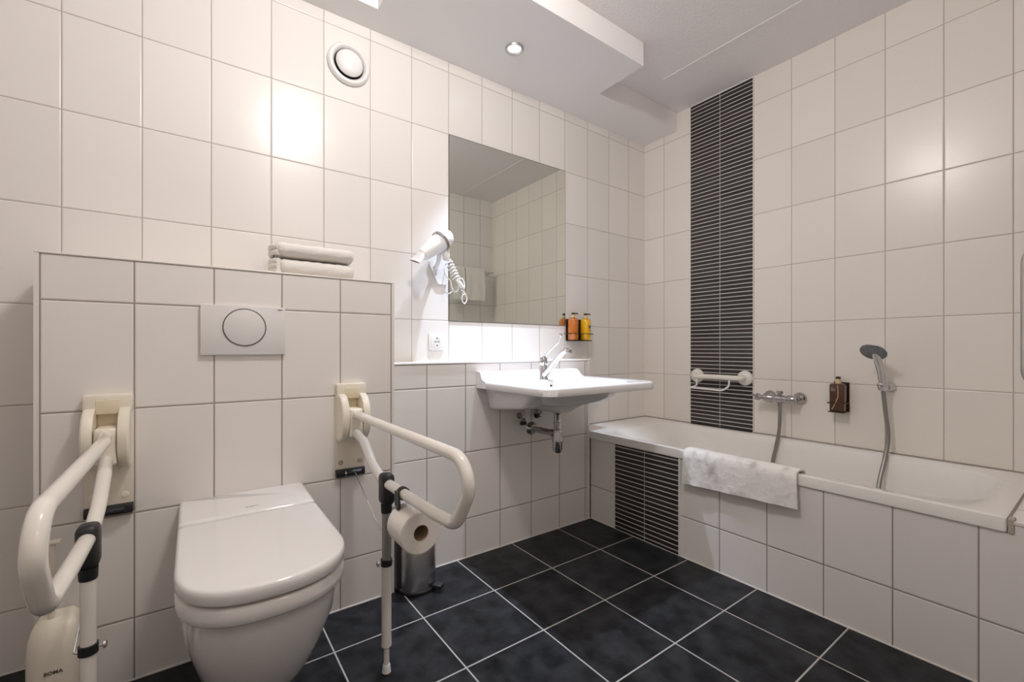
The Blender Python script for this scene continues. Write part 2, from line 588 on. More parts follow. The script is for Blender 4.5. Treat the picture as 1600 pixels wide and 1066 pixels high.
# joints along the foot of walls and round the bath
b = new()
box(b, -0.004, 0.0, YF, 0.0, 0.5125, 0.5165)
box(b, PX, 0.0, -0.004, 0.0, 0.5125, 0.5155)
box(b, PX, -0.004, -1.8205, -1.8175, 0.49, 0.5085)
struct('trim_13', b, M['putty'])
b = new()
box(b, BX1, PX, LY - 0.003, LY, 0.0, 0.004)
box(b, PX - 0.003, PX, YF, LY, 0.0, 0.004)
box(b, BX0, BX1, BY - 0.003, BY, 0.0, 0.004)
box(b, XL, BX0, -0.003, 0.0, 0.0, 0.004)
struct('trim_14', b, M['trim'])

# ------------------------------------------------------------------ lamps
t = thing('recessed_spotlight', 'small round recessed spotlight with bright metal ring, lit, in the lowered ceiling', 'light',
          (DOWN[0], DOWN[1], Z_SOF))
obj('rim', lathe(new(), (DOWN[0], DOWN[1], Z_SOF), (0, 0, -1), [(0, 0.045), (0.006, 0.0445), (0.011, 0.042), (0.012, 0.038), (0.003, 0.027), (0.0, 0.026)],
                 40, False), M['alu'], t)
obj('bulb', lathe(new(), (DOWN[0], DOWN[1], Z_SOF), (0, 0, -1), [(0.001, 0.0255), (0.005, 0.024), (0.009, 0.017), (0.0105, 0.0)], 28),
    M['bulb'], t)
for (lx, ly, lab) in ((LAMP[0], LAMP[1], 'round opal ceiling lamp above the toilet'),
                      (-1.95, -2.55, 'added unseen opal fill lamp by the entry')):  # the second is an unseen lamp body added for the fill light
    t = thing('ceiling_lamp', lab + ', lit warm', 'light', (lx, ly, Z_CEIL), 'round ceiling lamps')
    obj('base', lathe(new(), (lx, ly, Z_CEIL), (0, 0, -1), [(0, 0.15), (0.03, 0.15), (0.034, 0.146)], 40), M['plastic'], t)
    obj('diffuser', lathe(new(), (lx, ly, Z_CEIL - 0.03), (0, 0, -1), [(0, 0.142), (0.022, 0.138), (0.036, 0.12), (0.045, 0.08), (0.049, 0.0)], 40),
        M['lamp'], t)

# ------------------------------------------------------------------ air valve
vx, vz = -2.076, 2.256
t = thing('air_valve', 'round white exhaust air valve with a domed disc high on the tiled wall', 'vent', (vx, 0, vz))
obj('collar', lathe(new(), (vx, 0, vz), (0, -1, 0), [(0, 0.088), (0.006, 0.092), (0.014, 0.090), (0.021, 0.083), (0.022, 0.074), (0.014, 0.066),
                                                     (0.004, 0.063), (0.001, 0.063)], 56, False), M['plastic'], t)
obj('throat', lathe(new(), (vx, 0, vz), (0, -1, 0), [(0.0005, 0.066), (0.002, 0.066)], 40), M['darkhole'], t)
obj('disc', lathe(new(), (vx, -0.010, vz), (0, -1, 0), [(0, 0.03), (0.004, 0.054), (0.009, 0.058), (0.016, 0.055), (0.023, 0.044), (0.028, 0.026),
                                                        (0.030, 0.0)], 48), M['plastic'], t)

# ------------------------------------------------------------------ mirror
t = thing('wall_mirror', 'large frameless wall mirror set flush in the tiles above the washbasin', 'mirror', (-1.1785, 0, 1.1425))
obj('backing', box(new(), -1.5790, -0.7775, -0.004, 0.0, 1.1405, 2.0925), M['mirror_edge'], t)
obj('glass', box(new(), -1.5780, -0.7800, -0.0050, -0.0042, 1.1420, 2.0895), M['mirror'], t)

# ------------------------------------------------------------------ wall socket
sx, sz = -1.650, 1.034
t = thing('wall_socket', 'white square wall socket left below the mirror', 'socket', (sx, 0, sz))
obj('frame', box(new(), sx - 0.041, sx + 0.041, -0.009, 0, sz - 0.041, sz + 0.041, 0.003), M['plastic'], t)
obj('cover', box(new(), sx - 0.030, sx + 0.030, -0.012, -0.006, sz - 0.030, sz + 0.030, 0.0015), M['plastic'], t)
otl = obj('outlet', lathe(new(), (sx, -0.0122, sz), (0, -1, 0), [(0, 0.0205), (0.0008, 0.0205), (0.0008, 0.018), (0.0002, 0.0175)], 32), M['satin'], t)
b = new()
for dx in (-0.0095, 0.0095):
    lathe(b, (sx + dx, -0.0126, sz), (0, -1, 0), [(0, 0.003), (0.0006, 0.003)], 12)
for dz in (-0.018, 0.018):
    box(b, sx - 0.003, sx + 0.003, -0.0134, -0.0126, sz + dz - 0.003, sz + dz + 0.003)
lathe(b, (sx, -0.0126, sz), (0, -1, 0), [(0, 0.0024), (0.0006, 0.0024)], 12)
obj('contact', b, M['darkhole'], otl)

# ------------------------------------------------------------------ flush plate
fx0, fx1, fz0, fz1 = -2.616, -2.370, 0.980, 1.145
fy = BY
t = thing('flush_plate', 'satin white rectangular flush plate with one round button above the toilet', 'flush plate', (-2.493, fy, fz0))
obj('plate', box(new(), fx0, fx1, fy - 0.014, fy, fz0, fz1, 0.0022), M['satin'], t)
bc = (-2.493, 1.0725)
btn = obj('button', lathe(new(), (bc[0], fy - 0.0142, bc[1]), (0, -1, 0), [(0, 0.060), (0.0022, 0.060), (0.0030, 0.058), (0.0032, 0.0)], 64), M['satin'], t)
obj('button_ring', lathe(new(), (bc[0], fy - 0.0138, bc[1]), (0, -1, 0), [(0, 0.0635), (0.0022, 0.0635), (0.0026, 0.0620), (0.0022, 0.0605), (0, 0.0605)],
                         64, False), M['darkring'], btn, label='thin dark metal ring')
text('GEBERIT', 0.0048, (-2.386, fy - 0.0143, 1.1355), (PI / 2, 0, 0), M['letter'], t)

# ------------------------------------------------------------------ toilet (wall hung, long)
TX = -2.490
t = thing('toilet', 'white wall-hung toilet with its lid closed, on the tiled boxing between the two support rails', 'toilet', (TX, BY, 0.12))


def tring(hw, yf, z, hb=None, yb=BY, fr=0.185, e=2.38, br=0.012, fw=None):
    hb = hb or hw
    rx = hw * 0.985
    ring = rring(TX - hw, TX + hw, yf, yb, z, [(rx, fr), (rx, fr), (br, br), (br, br)], k=14, s=6, e=e)
    if hb != hw:
        for p in ring:
            f = max(0.0, min(1.0, (p.y - (yf + fr)) / (yb - yf - fr)))
            p.x = TX + (p.x - TX) * (1 + (hb / hw - 1) * f)
    return ring


bowl = new()
loft(bowl, [tring(0.045, -0.56, 0.058, fr=0.12, e=2.1), tring(0.072, -0.64, 0.062, fr=0.18, e=2.1), tring(0.098, -0.705, 0.085, fr=0.20, e=2.2),
            tring(0.119, -0.762, 0.13, fr=0.21, e=2.25), tring(0.138, -0.813, 0.19, fr=0.21, e=2.3),
            tring(0.153, -0.856, 0.26, fr=0.21, e=2.35), tring(0.166, -0.893, 0.33, fr=0.20, e=2.4),
            tring(0.169, -0.910, 0.385, fr=0.19, e=2.4), tring(0.170, -0.916, 0.412, fr=0.18), tring(0.171, -0.921, 0.4165), tring(0.177, -0.932, 0.4195),
            tring(0.1795, -0.938, 0.426), tring(0.1800, -0.940, 0.440), tring(0.1785, -0.938, 0.456), tring(0.172, -0.930, 0.4615),
            tring(0.160, -0.915, 0.462)])
obj('bowl', bowl, M['ceramic'], t, smooth=50)
lid_gap_shade = new()
loft(lid_gap_shade, [tring(0.168, -0.930, 0.4622, yb=-0.4595), tring(0.174, -0.936, 0.4632, yb=-0.4595), tring(0.174, -0.936, 0.4668, yb=-0.4595), tring(0.168, -0.930, 0.467, yb=-0.4595)])
obj('lid_gap_shade', lid_gap_shade, M['putty'], t, smooth=50, label='dark sheet painting the shadow gap under the lid')  # thin dark sheet stands in for the shade between bowl and lid
lid = new()
yb = -0.4690
loft(lid, [tring(0.172, -0.934, 0.4672, yb=yb), tring(0.1785, -0.941, 0.4690, yb=yb), tring(0.1805, -0.9445, 0.474, yb=yb), tring(0.1805, -0.9445, 0.490, yb=yb),
           tring(0.1795, -0.9430, 0.4975, yb=yb - 0.001), tring(0.1765, -0.9400, 0.5010, yb=yb - 0.003), tring(0.172, -0.935, 0.5022, yb=yb - 0.006),
           tring(0.165, -0.928, 0.5024, yb=yb - 0.012)])
obj('lid', lid, M['ceramic'], t, smooth=50)
hc = new()
hr = lambda ins, z, y0=0.0: rring(TX - 0.1795 + ins, TX + 0.1795 - ins, -0.4590 + ins + y0, BY - 0.001, z, [(0.012, 0.012)] * 2 + [(0.006, 0.006)] * 2, k=5)
loft(hc, [hr(0.004, 0.4622), hr(0, 0.468), hr(0, lambda x, y: 0.498 + 0.045 * (y + 0.459)), hr(0.003, lambda x, y: 0.5035 + 0.045 * (y + 0.459)),
          hr(0.010, lambda x, y: 0.506 + 0.045 * (y + 0.459))])
obj('hinge_cover', hc, M['ceramic'], t, smooth=50)
text('DURAVIT', 0.0085, (TX + 0.005, -0.415, 0.5083), (math.radians(2.5), 0, 0), M['greyletter'], t)


# ------------------------------------------------------------------ folding support rails
def support_rail(x, s, label, reach=1.185):
    """x the rail's plane; s = +1 stay on the right, knob on the left; -1 the other way round"""
    y0 = BY
    bx = x + (0.006 if s > 0 else -0.012)
    t = thing('support_rail', label, 'grab rail', (bx, y0, 0.5), 'folding support rails beside the toilet')
    b = new()
    box(b, bx - 0.055, bx + 0.055, y0 - 0.010, y0, 0.540, 0.868, 0.004)
    obj('wall_plate', b, M['cream'], t)
    b = new()
    box(b, bx - 0.055, bx + 0.055, y0 - 0.034, y0 - 0.008, 0.815, 0.868, 0.006)     # top cap with the slot below it
    obj('top_cap', b, M['cream'], t)
    b = new()
    box(b, bx - 0.026, bx + 0.026, y0 - 0.0125, y0 - 0.008, 0.70, 0.852, 0.003)
    box(b, bx - 0.026, bx + 0.026, y0 - 0.0365, y0 - 0.032, 0.812, 0.853, 0.002)
    obj('recess', b, mat_recess, t, label='yellowed inner channel')
    for k in (-1, 1):
        b = new()
        c0 = (bx + k * 0.026, y0 - 0.030, 0.742)
        seg = 40
        rings = []
        for off, ins in ((0, 0.002), (0.003, 0.0), (0.021, 0.0), (0.025, 0.003)):
            r = []
            for i in range(seg):
                a = 2 * PI * i / seg
                yy = math.cos(a) * (0.070 - ins); zz = math.sin(a) * (0.088 - ins)
                r.append(Vector((c0[0] + k * off, max(min(c0[1] + yy, y0 - 0.006), y0 - 0.2), c0[2] + zz)))
            rings.append(r)
        loft(b, rings)
        obj('side_cheek', b, M['cream'], t)
    b = new()
    box(b, bx - 0.0245, bx + 0.0245, y0 - 0.094, y0 - 0.012, 0.672, 0.778, 0.009, 3)
    obj('pivot_block', b, M['cream'], t)
    # the bent tube
    yb = y0 - 0.085
    pts = [(bx, yb, 0.757), (x, -0.47, 0.7585), (x, -reach + 0.040, 0.7585), (x, -reach, 0.700), (x, -reach + 0.065, 0.600), (x, -reach + 0.170, 0.592),
           (x, -0.640, 0.585), (x, -0.545, 0.615), (x, -0.455, 0.675), (bx, yb + 0.01, 0.690)]
    path = fillet(pts, [0.3, 0.075, 0.055, 0.06, 0.10, 0.12, 0.10, 0.06], n=7)
    obj('tube_rail', tube(new(), path, 0.0152, 20), M['ivory'], t, smooth=60)
    # clamp on the lower tube carrying the leg
    ly = -0.675
    b = new()
    box(b, x - 0.020, x + 0.020, ly - 0.026, ly + 0.026, 0.520, 0.616, 0.014, 3)
    obj('clamp', b, M['black'], t)
    obj('leg_socket', lathe(new(), (x, ly, 0.520), (0, 0, -1), [(0, 0.017), (0.022, 0.0165), (0.026, 0.0155)], 24), M['black'], t)
    obj('upper_leg', lathe(new(), (x, ly, 0.497), (0, 0, -1), [(0, 0.0140), (0.165, 0.0140)], 28), M['alu'] if s > 0 else M['ivory'], t,
        label='bare aluminium leg section' if s > 0 else None)
    obj('middle_leg', lathe(new(), (x, ly, 0.345), (0, 0, -1), [(0, 0.0148), (0.240, 0.0148), (0.250, 0.0158), (0.262, 0.0158), (0.268, 0.011)], 28),
        M['ivory'], t)
    obj('lower_leg', lathe(new(), (x, ly, 0.078), (0, 0, -1), [(0, 0.0085), (0.055, 0.0085)], 24), M['ivory'], t)
    obj('foot', lathe(new(), (x, ly, 0.026), (0, 0, -1), [(0, 0.0095), (0.004, 0.0115), (0.020, 0.0125), (0.025, 0.0135), (0.026, 0.012)], 28), M['plastic'], t)
    col = obj('collar', lathe(new(), (x, ly, 0.352), (0, 0, -1), [(0, 0.0155), (0.001, 0.0172), (0.021, 0.0172), (0.022, 0.0155)], 28), M['black'], t)
    b = new()
    tube(b, [(x - s * 0.015, ly, 0.341), (x - s * 0.026, ly, 0.341)], 0.0028, 10)
    lathe(b, (x - s * 0.024, ly, 0.341), (-s, 0, 0), [(0, 0.004), (0.001, 0.0085), (0.005, 0.008), (0.007, 0.004)], 20)
    obj('collar_screw', b, M['alu'], col)
    # latch bar under the wall plate and the wire stay
    b = new()
    box(b, bx - 0.054, bx + 0.054, y0 - 0.020, y0, 0.512, 0.540, 0.003)
    tube(b, [(bx - 0.020, y0 - 0.022, 0.526), (bx + 0.036, y0 - 0.022, 0.526)], 0.011, 16)
    lb = obj('latch_bar', b, M['black'], t)
    obj('latch_pin', tube(new(), [(bx - 0.0245, y0 - 0.024, 0.526), (bx - 0.0205, y0 - 0.024, 0.526)], 0.010, 14), M['chrome'], lb)
    st = [(bx + s * 0.012, y0 - 0.030, 0.526), (x + s * 0.024, ly + 0.035, 0.352), (x + s * 0.024, ly + 0.004, 0.338), (x + s * 0.016, ly, 0.338)]
    obj('stay', tube(new(), fillet(st, 0.006, 4), 0.0027, 10), M['chrome'], t)
    for k in (-1, 1):
        b = lathe(new(), (bx + k * 0.036, y0 - 0.0095, 0.567), (0, -1, 0), [(0, 0.0095), (0.002, 0.0095), (0.003, 0.007)], 20)
        obj('screw_cap', b, M['seal'] if s > 0 else M['cream'], t)
    return t


mat_recess = mat('yellowed_plastic', (0.74, 0.66, 0.49), 0.4)
support_rail(-2.150, 1, 'cream fold-down support rail with a chrome stay, right of the toilet, carrying the paper roll')
support_rail(-2.822, -1, 'cream fold-down support rail on a floor leg, left of the toilet by the brush holder', reach=1.100)

# paper holder and roll hanging under the right rail
AX = -2.150
t = thing('paper_holder', 'black clip holder for toilet paper on the right support rail', 'toilet paper holder', (AX, -0.83, 0.6))
b = new()
for dy in (0.0,):
    lathe(b, (AX, -0.800, 0.5885), (0, -1, 0), [(0, 0.0185), (0.016, 0.0185)], 24)
obj('clip', b, M['black'], t)
b = new()
prism(b, [(-0.822, 0.598), (-0.798, 0.598), (-0.796, 0.565), (-0.806, 0.548), (-0.824, 0.548), (-0.832, 0.560)], 'x', AX - 0.0215, AX - 0.0165)
obj('bracket', b, M['black'], t)
obj('rivet', lathe(new(), (AX - 0.0215, -0.816, 0.557), (-1, 0, 0), [(0, 0.0035), (0.001, 0.0035)], 12), M['chrome'], t)
b = tube(new(), fillet([(AX - 0.018, -0.812, 0.552), (AX - 0.018, -0.775, 0.540), (AX - 0.006, -0.772, 0.520), (AX + 0.004, -0.780, 0.519),
                        (AX + 0.013, -0.880, 0.519), (AX + 0.013, -0.884, 0.527)], 0.006, 4), 0.003, 10)
obj('spindle', b, M['chrome'], t)
rc = Vector((-2.134, -0.895, 0.5005))
t = thing('toilet_paper', 'white toilet paper roll hanging under the right support rail above the pedal bin', 'toilet paper', (rc.x, rc.y + 0.05, rc.z))
b = new()
lathe(b, rc, (0, 1, 0), [(0.0, 0.0215), (0.0, 0.055), (0.002, 0.0578), (0.098, 0.0578), (0.1, 0.055), (0.1, 0.0215)], 48, False)
pa = obj('paper', b, M['paper'], t)
obj('core', lathe(new(), rc + Vector((0, 0.001, 0)), (0, 1, 0), [(0, 0.0215), (0.098, 0.0215), (0.098, 0.0203), (0, 0.0203), (0, 0.0215)], 36, False), M['card'], t)
b = new()
sh = []
for i in range(9):
    a = math.radians(120 + i * 9)
    sh.append((rc.x + math.cos(a) * 0.0588, rc.z + math.sin(a) * 0.0588))
sh += [(rc.x + (x_ - rc.x) * 0.98, rc.z + (z_ - rc.z) * 0.98) for x_, z_ in reversed(sh)]
prism(b, sh, 'y', rc.y + 0.001, rc.y + 0.099)
obj('loose_sheet', b, M['paper'], pa)

# ------------------------------------------------------------------ pedal bin
cx, cy, R = -1.872, -0.268, 0.080
t = thing('pedal_bin', 'small brushed steel pedal bin on the floor under the paper roll', 'bin', (cx, cy, 0))
obj('base_ring', lathe(new(), (cx, cy, 0), (0, 0, 1), [(0, R - 0.002), (0.003, R + 0.003), (0.012, R + 0.003), (0.016, R)], 56), M['black'], t)
obj('body', lathe(new(), (cx, cy, 0.014), (0, 0, 1), [(0, R), (0.216, R), (0.220, R - 0.002)], 64), M['steel'], t)
obj('lid_rim', lathe(new(), (cx, cy, 0.233), (0, 0, 1), [(0, R - 0.001), (0, R + 0.003), (0.008, R + 0.003), (0.010, R)], 56), M['black'], t)
obj('lid', lathe(new(), (cx, cy, 0.242), (0, 0, 1), [(0, R), (0.008, R * 0.97), (0.018, R * 0.8), (0.026, R * 0.5), (0.029, 0)], 56), M['steel'], t)
b = new()
box(b, cx - R - 0.014, cx - R + 0.006, cy - 0.022, cy + 0.022, 0.020, 0.250, 0.004)
obj('hinge_spine', b, M['black'], t)
pd = Vector((0.55, -0.83, 0)).normalized()
b = new()
box(b, -0.020, 0.020, -0.017, 0.017, -0.008, 0.008, 0.003)
ang = math.atan2(pd.y, pd.x)
bmesh.ops.rotate(b, verts=b.verts, cent=(0, 0, 0), matrix=Matrix.Rotation(ang, 3, 'Z'))
pp = Vector((cx, cy, 0)) + pd * (R + 0.024)
bmesh.ops.translate(b, verts=b.verts, vec=(pp.x, pp.y, 0.022))
pdl = obj('pedal', b, M['black'], t)
obj('pedal_rod', tube(new(), [Vector((cx, cy, 0.014)) + pd * (R - 0.002), Vector((pp.x, pp.y, 0.020))], 0.003, 8), M['chrome'], pdl)

# ------------------------------------------------------------------ toilet brush holder
hx, hy = -2.930, -0.345
t = thing('toilet_brush', 'cream toilet brush holder with upright handle on the floor, left below the left support rail', 'toilet brush', (hx, hy, 0))
b = new()
W, D = 0.052, 0.048


def hring(sx_, sy_, z, cy_=0.0):
    return rring(hx - W * sx_, hx + W * sx_, hy + cy_ - D * sy_, hy + cy_ + D * 0.95, z, [(W * sx_ * 0.62, D * sy_ * 0.6)] * 2 + [(0.012, 0.012)] * 2, k=7, s=4)


loft(b, [hring(0.95, 0.95, 0.0), hring(1.0, 1.0, 0.006), hring(1.0, 1.0, 0.190), hring(0.985, 0.97, 0.218), hring(0.94, 0.88, 0.244), hring(0.86, 0.70, 0.265),
         hring(0.74, 0.45, 0.280), hring(0.6, 0.12, 0.287)])
obj('holder', b, M['cream'], t, smooth=50)
obj('handle', tube(new(), [(hx - 0.009, hy, 0.26), (hx - 0.009, hy, 0.483)], 0.0075, 16), M['cream'], t)
obj('handle_cap', box(new(), hx - 0.024, hx + 0.010, hy - 0.012, hy + 0.012, 0.483, 0.491, 0.003), M['cream'], t)
text('BOMA', 0.0125, (hx + 0.003, hy - D - 0.0006, 0.1655), (PI / 2, 0, 0), M['letter'], t, extrude=0.0006)
b = box(new(), hx - W * 0.7, hx + W * 0.75, hy - D - 0.0008, hy - D + 0.002, 0.118, 0.1195)
obj('moulding_line', b, M['seal'], t)


# ------------------------------------------------------------------ towels on the cistern ledge
def folded_towel(bm, x0, x1, yc, z0, w, h, seedv, sag=0.0, skew=0.0):
    rnd = random.Random(seedv)
    rings = []
    n = 22
    for i in range(n + 1):
        u = i / n
        x = x0 + (x1 - x0) * u
        r = []
        end = min(u, 1 - u) * n
        sc = 1 - 0.10 * max(0, 1 - end) ** 2
        for k in range(28):
            a = 2 * PI * k / 28
            ca, sa = math.cos(a), math.sin(a)
            yy = math.copysign(abs(ca) ** 0.75, ca) * w / 2 * sc
            zz = math.copysign(abs(sa) ** 0.8, sa) * h / 2 * sc
            j = 0.0016 * math.sin(7.1 * u * 6 + k * 0.9 + seedv) + 0.0012 * math.sin(17 * u + k * 1.7 + seedv) + rnd.uniform(-0.0005, 0.0005)
            r.append(Vector((x + j * 0.5, yc + yy + j + skew * u, z0 + h / 2 + zz + (j if sa > 0 else 0) + sag * (u - 0.5) ** 2 * (1 if sa > 0 else 0.2))))
        rings.append(r)
    loft(bm, rings)
    return bm


g = 'folded towels on the cistern ledge'
TZ = BZ
for xa_, xb_, yc_, dz_, h_, sd, folds, lab in (
        (-2.375, -2.115, -0.150, 0.001, 0.062, 3, (0.012, 0.030, 0.048), 'white folded towel lying directly on the cistern ledge, under another towel'),
        (-2.385, -2.118, -0.155, 0.0665, 0.056, 8, (0.080, 0.100), 'white rolled towel lying on top of the other towel on the cistern ledge')):
    o = obj('folded_towel', folded_towel(new(), xa_, xb_, yc_, TZ + dz_, 0.15, h_, sd), M['towel'], origin=(-2.25, yc_, TZ + dz_), smooth=60)
    tag(o, lab, 'towel', g)
    b = new()
    for k, fz in enumerate(folds):
        zz = TZ + fz
        tube(b, smooth_path([(-2.382, -0.215, zz), (-2.394 - 0.003 * (k % 2), -0.19, zz + 0.002), (-2.399, -0.155, zz + 0.003), (-2.393, -0.115, zz + 0.002), (-2.382, -0.09, zz)], 5), 0.0105, 10)
    obj('fold', b, M['towel'], o, smooth=60)

# ------------------------------------------------------------------ hair dryer and its wall holder
nz = Vector((-1.815, -0.120, 1.398))
rear = Vector((-1.620, -0.105, 1.560))
ax = (rear - nz).normalized()
L = (rear - nz).length
t = thing('dryer_holder', 'white wall bracket with a smoked ring for the hair dryer, left of the mirror', 'hair dryer holder', (-1.645, 0, 1.36))
b = new()
pl = [(-1.592, 1.465), (-1.592, 1.33), (-1.600, 1.322), (-1.640, 1.322), (-1.650, 1.332), (-1.690, 1.415), (-1.688, 1.43), (-1.640, 1.478), (-1.604, 1.478)]
prism(b, pl, 'y', -0.012, 0.0)
obj('wall_plate', b, M['plastic'], t)
b = tube(new(), fillet([(-1.655, -0.008, 1.40), (-1.662, -0.05, 1.425), (-1.672, -0.085, 1.462)], 0.02, 4), 0.011, 12)
obj('arm', b, M['plastic'], t)
rcn = nz + ax * (L * 0.70)
b = new()
up = Vector((0, 0, 1)); N_ = (up - ax * up.dot(ax)).normalized(); B_ = ax.cross(N_)
rings = []
for off, rr in ((-0.006, 0.0465), (-0.006, 0.0500), (0.006, 0.0500), (0.006, 0.0465), (-0.006, 0.0465)):
    rings.append([rcn + ax * off + (N_ * math.cos(2 * PI * i / 48) + B_ * math.sin(2 * PI * i / 48)) * rr for i in range(48)])
loft(b, rings, False, False)
obj('ring', b, M['ring'], t, label='smoked grey ring')
for q in ((-1.668, 1.405), (-1.655, 1.370)):
    obj('screw', lathe(new(), (q[0], -0.012, q[1]), (0, -1, 0), [(0, 0.004), (0.001, 0.004)], 12), M['alu'], t)
t = thing('hair_dryer', 'white hair dryer with coiled cord hanging in its bracket beside the mirror', 'hair dryer', tuple(rcn))
obj('body', lathe(new(), nz, ax, [(0.052, 0.022), (0.054, 0.0275), (0.075, 0.0325), (0.115, 0.0385), (0.150, 0.0420), (0.185, 0.0440), (0.208, 0.0435), (0.226, 0.038),
                                  (0.238, 0.027), (0.243, 0.014), (0.2445, 0)], 44), M['plastic'], t, smooth=50)
b = new()
rings = []
for h, wa, wb in ((0.0, 0.034, 0.0055), (0.004, 0.034, 0.0062), (0.020, 0.031, 0.011), (0.038, 0.026, 0.020), (0.056, 0.026, 0.026)):
    w1 = Vector((0.5, -0.8, -0.14)); w1 = (w1 - ax * w1.dot(ax)).normalized(); w2 = ax.cross(w1)
    rings.append([nz + ax * h + w1 * math.cos(2 * PI * i / 36) * wa + w2 * math.sin(2 * PI * i / 36) * wb for i in range(36)])
loft(b, rings)
nzl = obj('nozzle', b, M['plastic'], t, smooth=60)
obj('nozzle_slot', loft(new(), [[nz - ax * 0.0006 + w1 * math.cos(2 * PI * i / 24) * 0.034 + w2 * math.sin(2 * PI * i / 24) * 0.0032 for i in range(24)],
                                [nz + ax * 0.0004 + w1 * math.cos(2 * PI * i / 24) * 0.034 + w2 * math.sin(2 * PI * i / 24) * 0.0032 for i in range(24)]]), M['letter'], nzl)
hb_ = nz + ax * 0.205
hd = Vector((0.10, 0.02, -1)).normalized()
rings = []
for h, a_, c_ in ((0.0, 0.023, 0.020), (0.035, 0.021, 0.018), (0.075, 0.0185, 0.016), (0.100, 0.0165, 0.015), (0.106, 0.012, 0.011)):
    ctr = hb_ + hd * h
    rings.append([ctr + Vector((math.cos(2 * PI * i / 28) * a_, math.sin(2 * PI * i / 28) * c_, 0)) for i in range(28)])
obj('handle', loft(new(), rings), M['plastic'], t, smooth=60)
# cable: coil wrapped round itself, then loops and plug
b = new()
cbase = hb_ + hd * 0.104
pts = [cbase]
for i in range(60):
    a = 2 * PI * i / 9.5
    f = i / 60
    ctr = cbase + Vector((0.006 + 0.048 * f, -0.006, -0.005 - 0.085 * f))
    pts.append(ctr + Vector((0.016 * math.cos(a), 0.013 * math.sin(a), 0.012 * math.cos(a + 0.6))))
e0 = pts[-1]
pts += smooth_path([e0, e0 + Vector((0.026, -0.01, 0.012)), e0 + Vector((0.040, -0.012, -0.020)), e0 + Vector((0.030, -0.012, -0.062))], 6)[1:]
tube(b, pts, 0.0029, 8)
obj('cord', b, M['plastic'], t, smooth=60)
b = new()
pe = e0 + Vector((0.020, -0.012, -0.045))
tube(b, smooth_path([pe, pe + Vector((0.022, 0, -0.014)), pe + Vector((0.033, 0, -0.045)), pe + Vector((0.020, 0, -0.066)), pe + Vector((0.006, 0, -0.050)),
                     pe + Vector((0.008, 0, -0.025)), pe + Vector((0.022, 0, -0.020))], 6), 0.0029, 8)
q0 = cbase + Vector((-0.012, 0.004, -0.040))
tube(b, smooth_path([q0, q0 + Vector((0.012, 0, -0.035)), q0 + Vector((0.038, 0, -0.060)), q0 + Vector((0.043, -0.002, -0.092)), q0 + Vector((0.062, 0, -0.108)),
                     q0 + Vector((0.078, 0, -0.098)), q0 + Vector((0.080, 0, -0.075))], 6), 0.0029, 8)
tube(b, smooth_path([q0 + Vector((0.010, 0.012, -0.02)), q0 + Vector((0.000, 0.012, -0.075)), q0 + Vector((0.022, 0.010, -0.118)), q0 + Vector((0.050, 0.006, -0.105)),
                     q0 + Vector((0.048, 0.004, -0.085))], 6), 0.0029, 8)
obj('cord_loop', b, M['plastic'], t, smooth=60)
b = new()
rings = []
for h, a_, c_ in ((0, 0.008, 0.007), (0.01, 0.0135, 0.010), (0.035, 0.0145, 0.011), (0.045, 0.010, 0.008)):
    ctr = e0 + Vector((0.004, -0.012, 0.0)) + Vector((0.55, 0, -0.83)) * h
    rings.append([ctr + Vector((math.cos(2 * PI * i / 20) * a_, math.sin(2 * PI * i / 20) * c_, 0)) for i in range(20)])
loft(b, rings)
obj('plug', b, M['plastic'], t, smooth=60)

# ------------------------------------------------------------------ washbasin
BXc = -1.181
x0, x1, yf, yb = -1.522, -0.842, -0.718, LY
t = thing('washbasin', 'wide white washbasin with raised back, mounted on the tiled ledge wall', 'washbasin', (BXc, LY, 0.70))


def br(ins, z, rf=0.055, rb=0.006, yback=None):
    y1 = yb if yback is None else yback
    return rring(x0 + ins, x1 - ins, yf + ins, y1, z, [(rf, rf)] * 2 + [(rb, rb)] * 2, k=10, s=8)


def bowlr(hx_, y_f, y_b, z, rf=0.5, rbk=0.5):
    return rring(BXc - hx_, BXc + hx_, y_f, y_b, z, [(hx_ * rf * 1.3, (y_b - y_f) * rf)] * 2 + [(hx_ * rbk * 1.1, (y_b - y_f) * rbk * 0.9)] * 2, k=10, s=8)


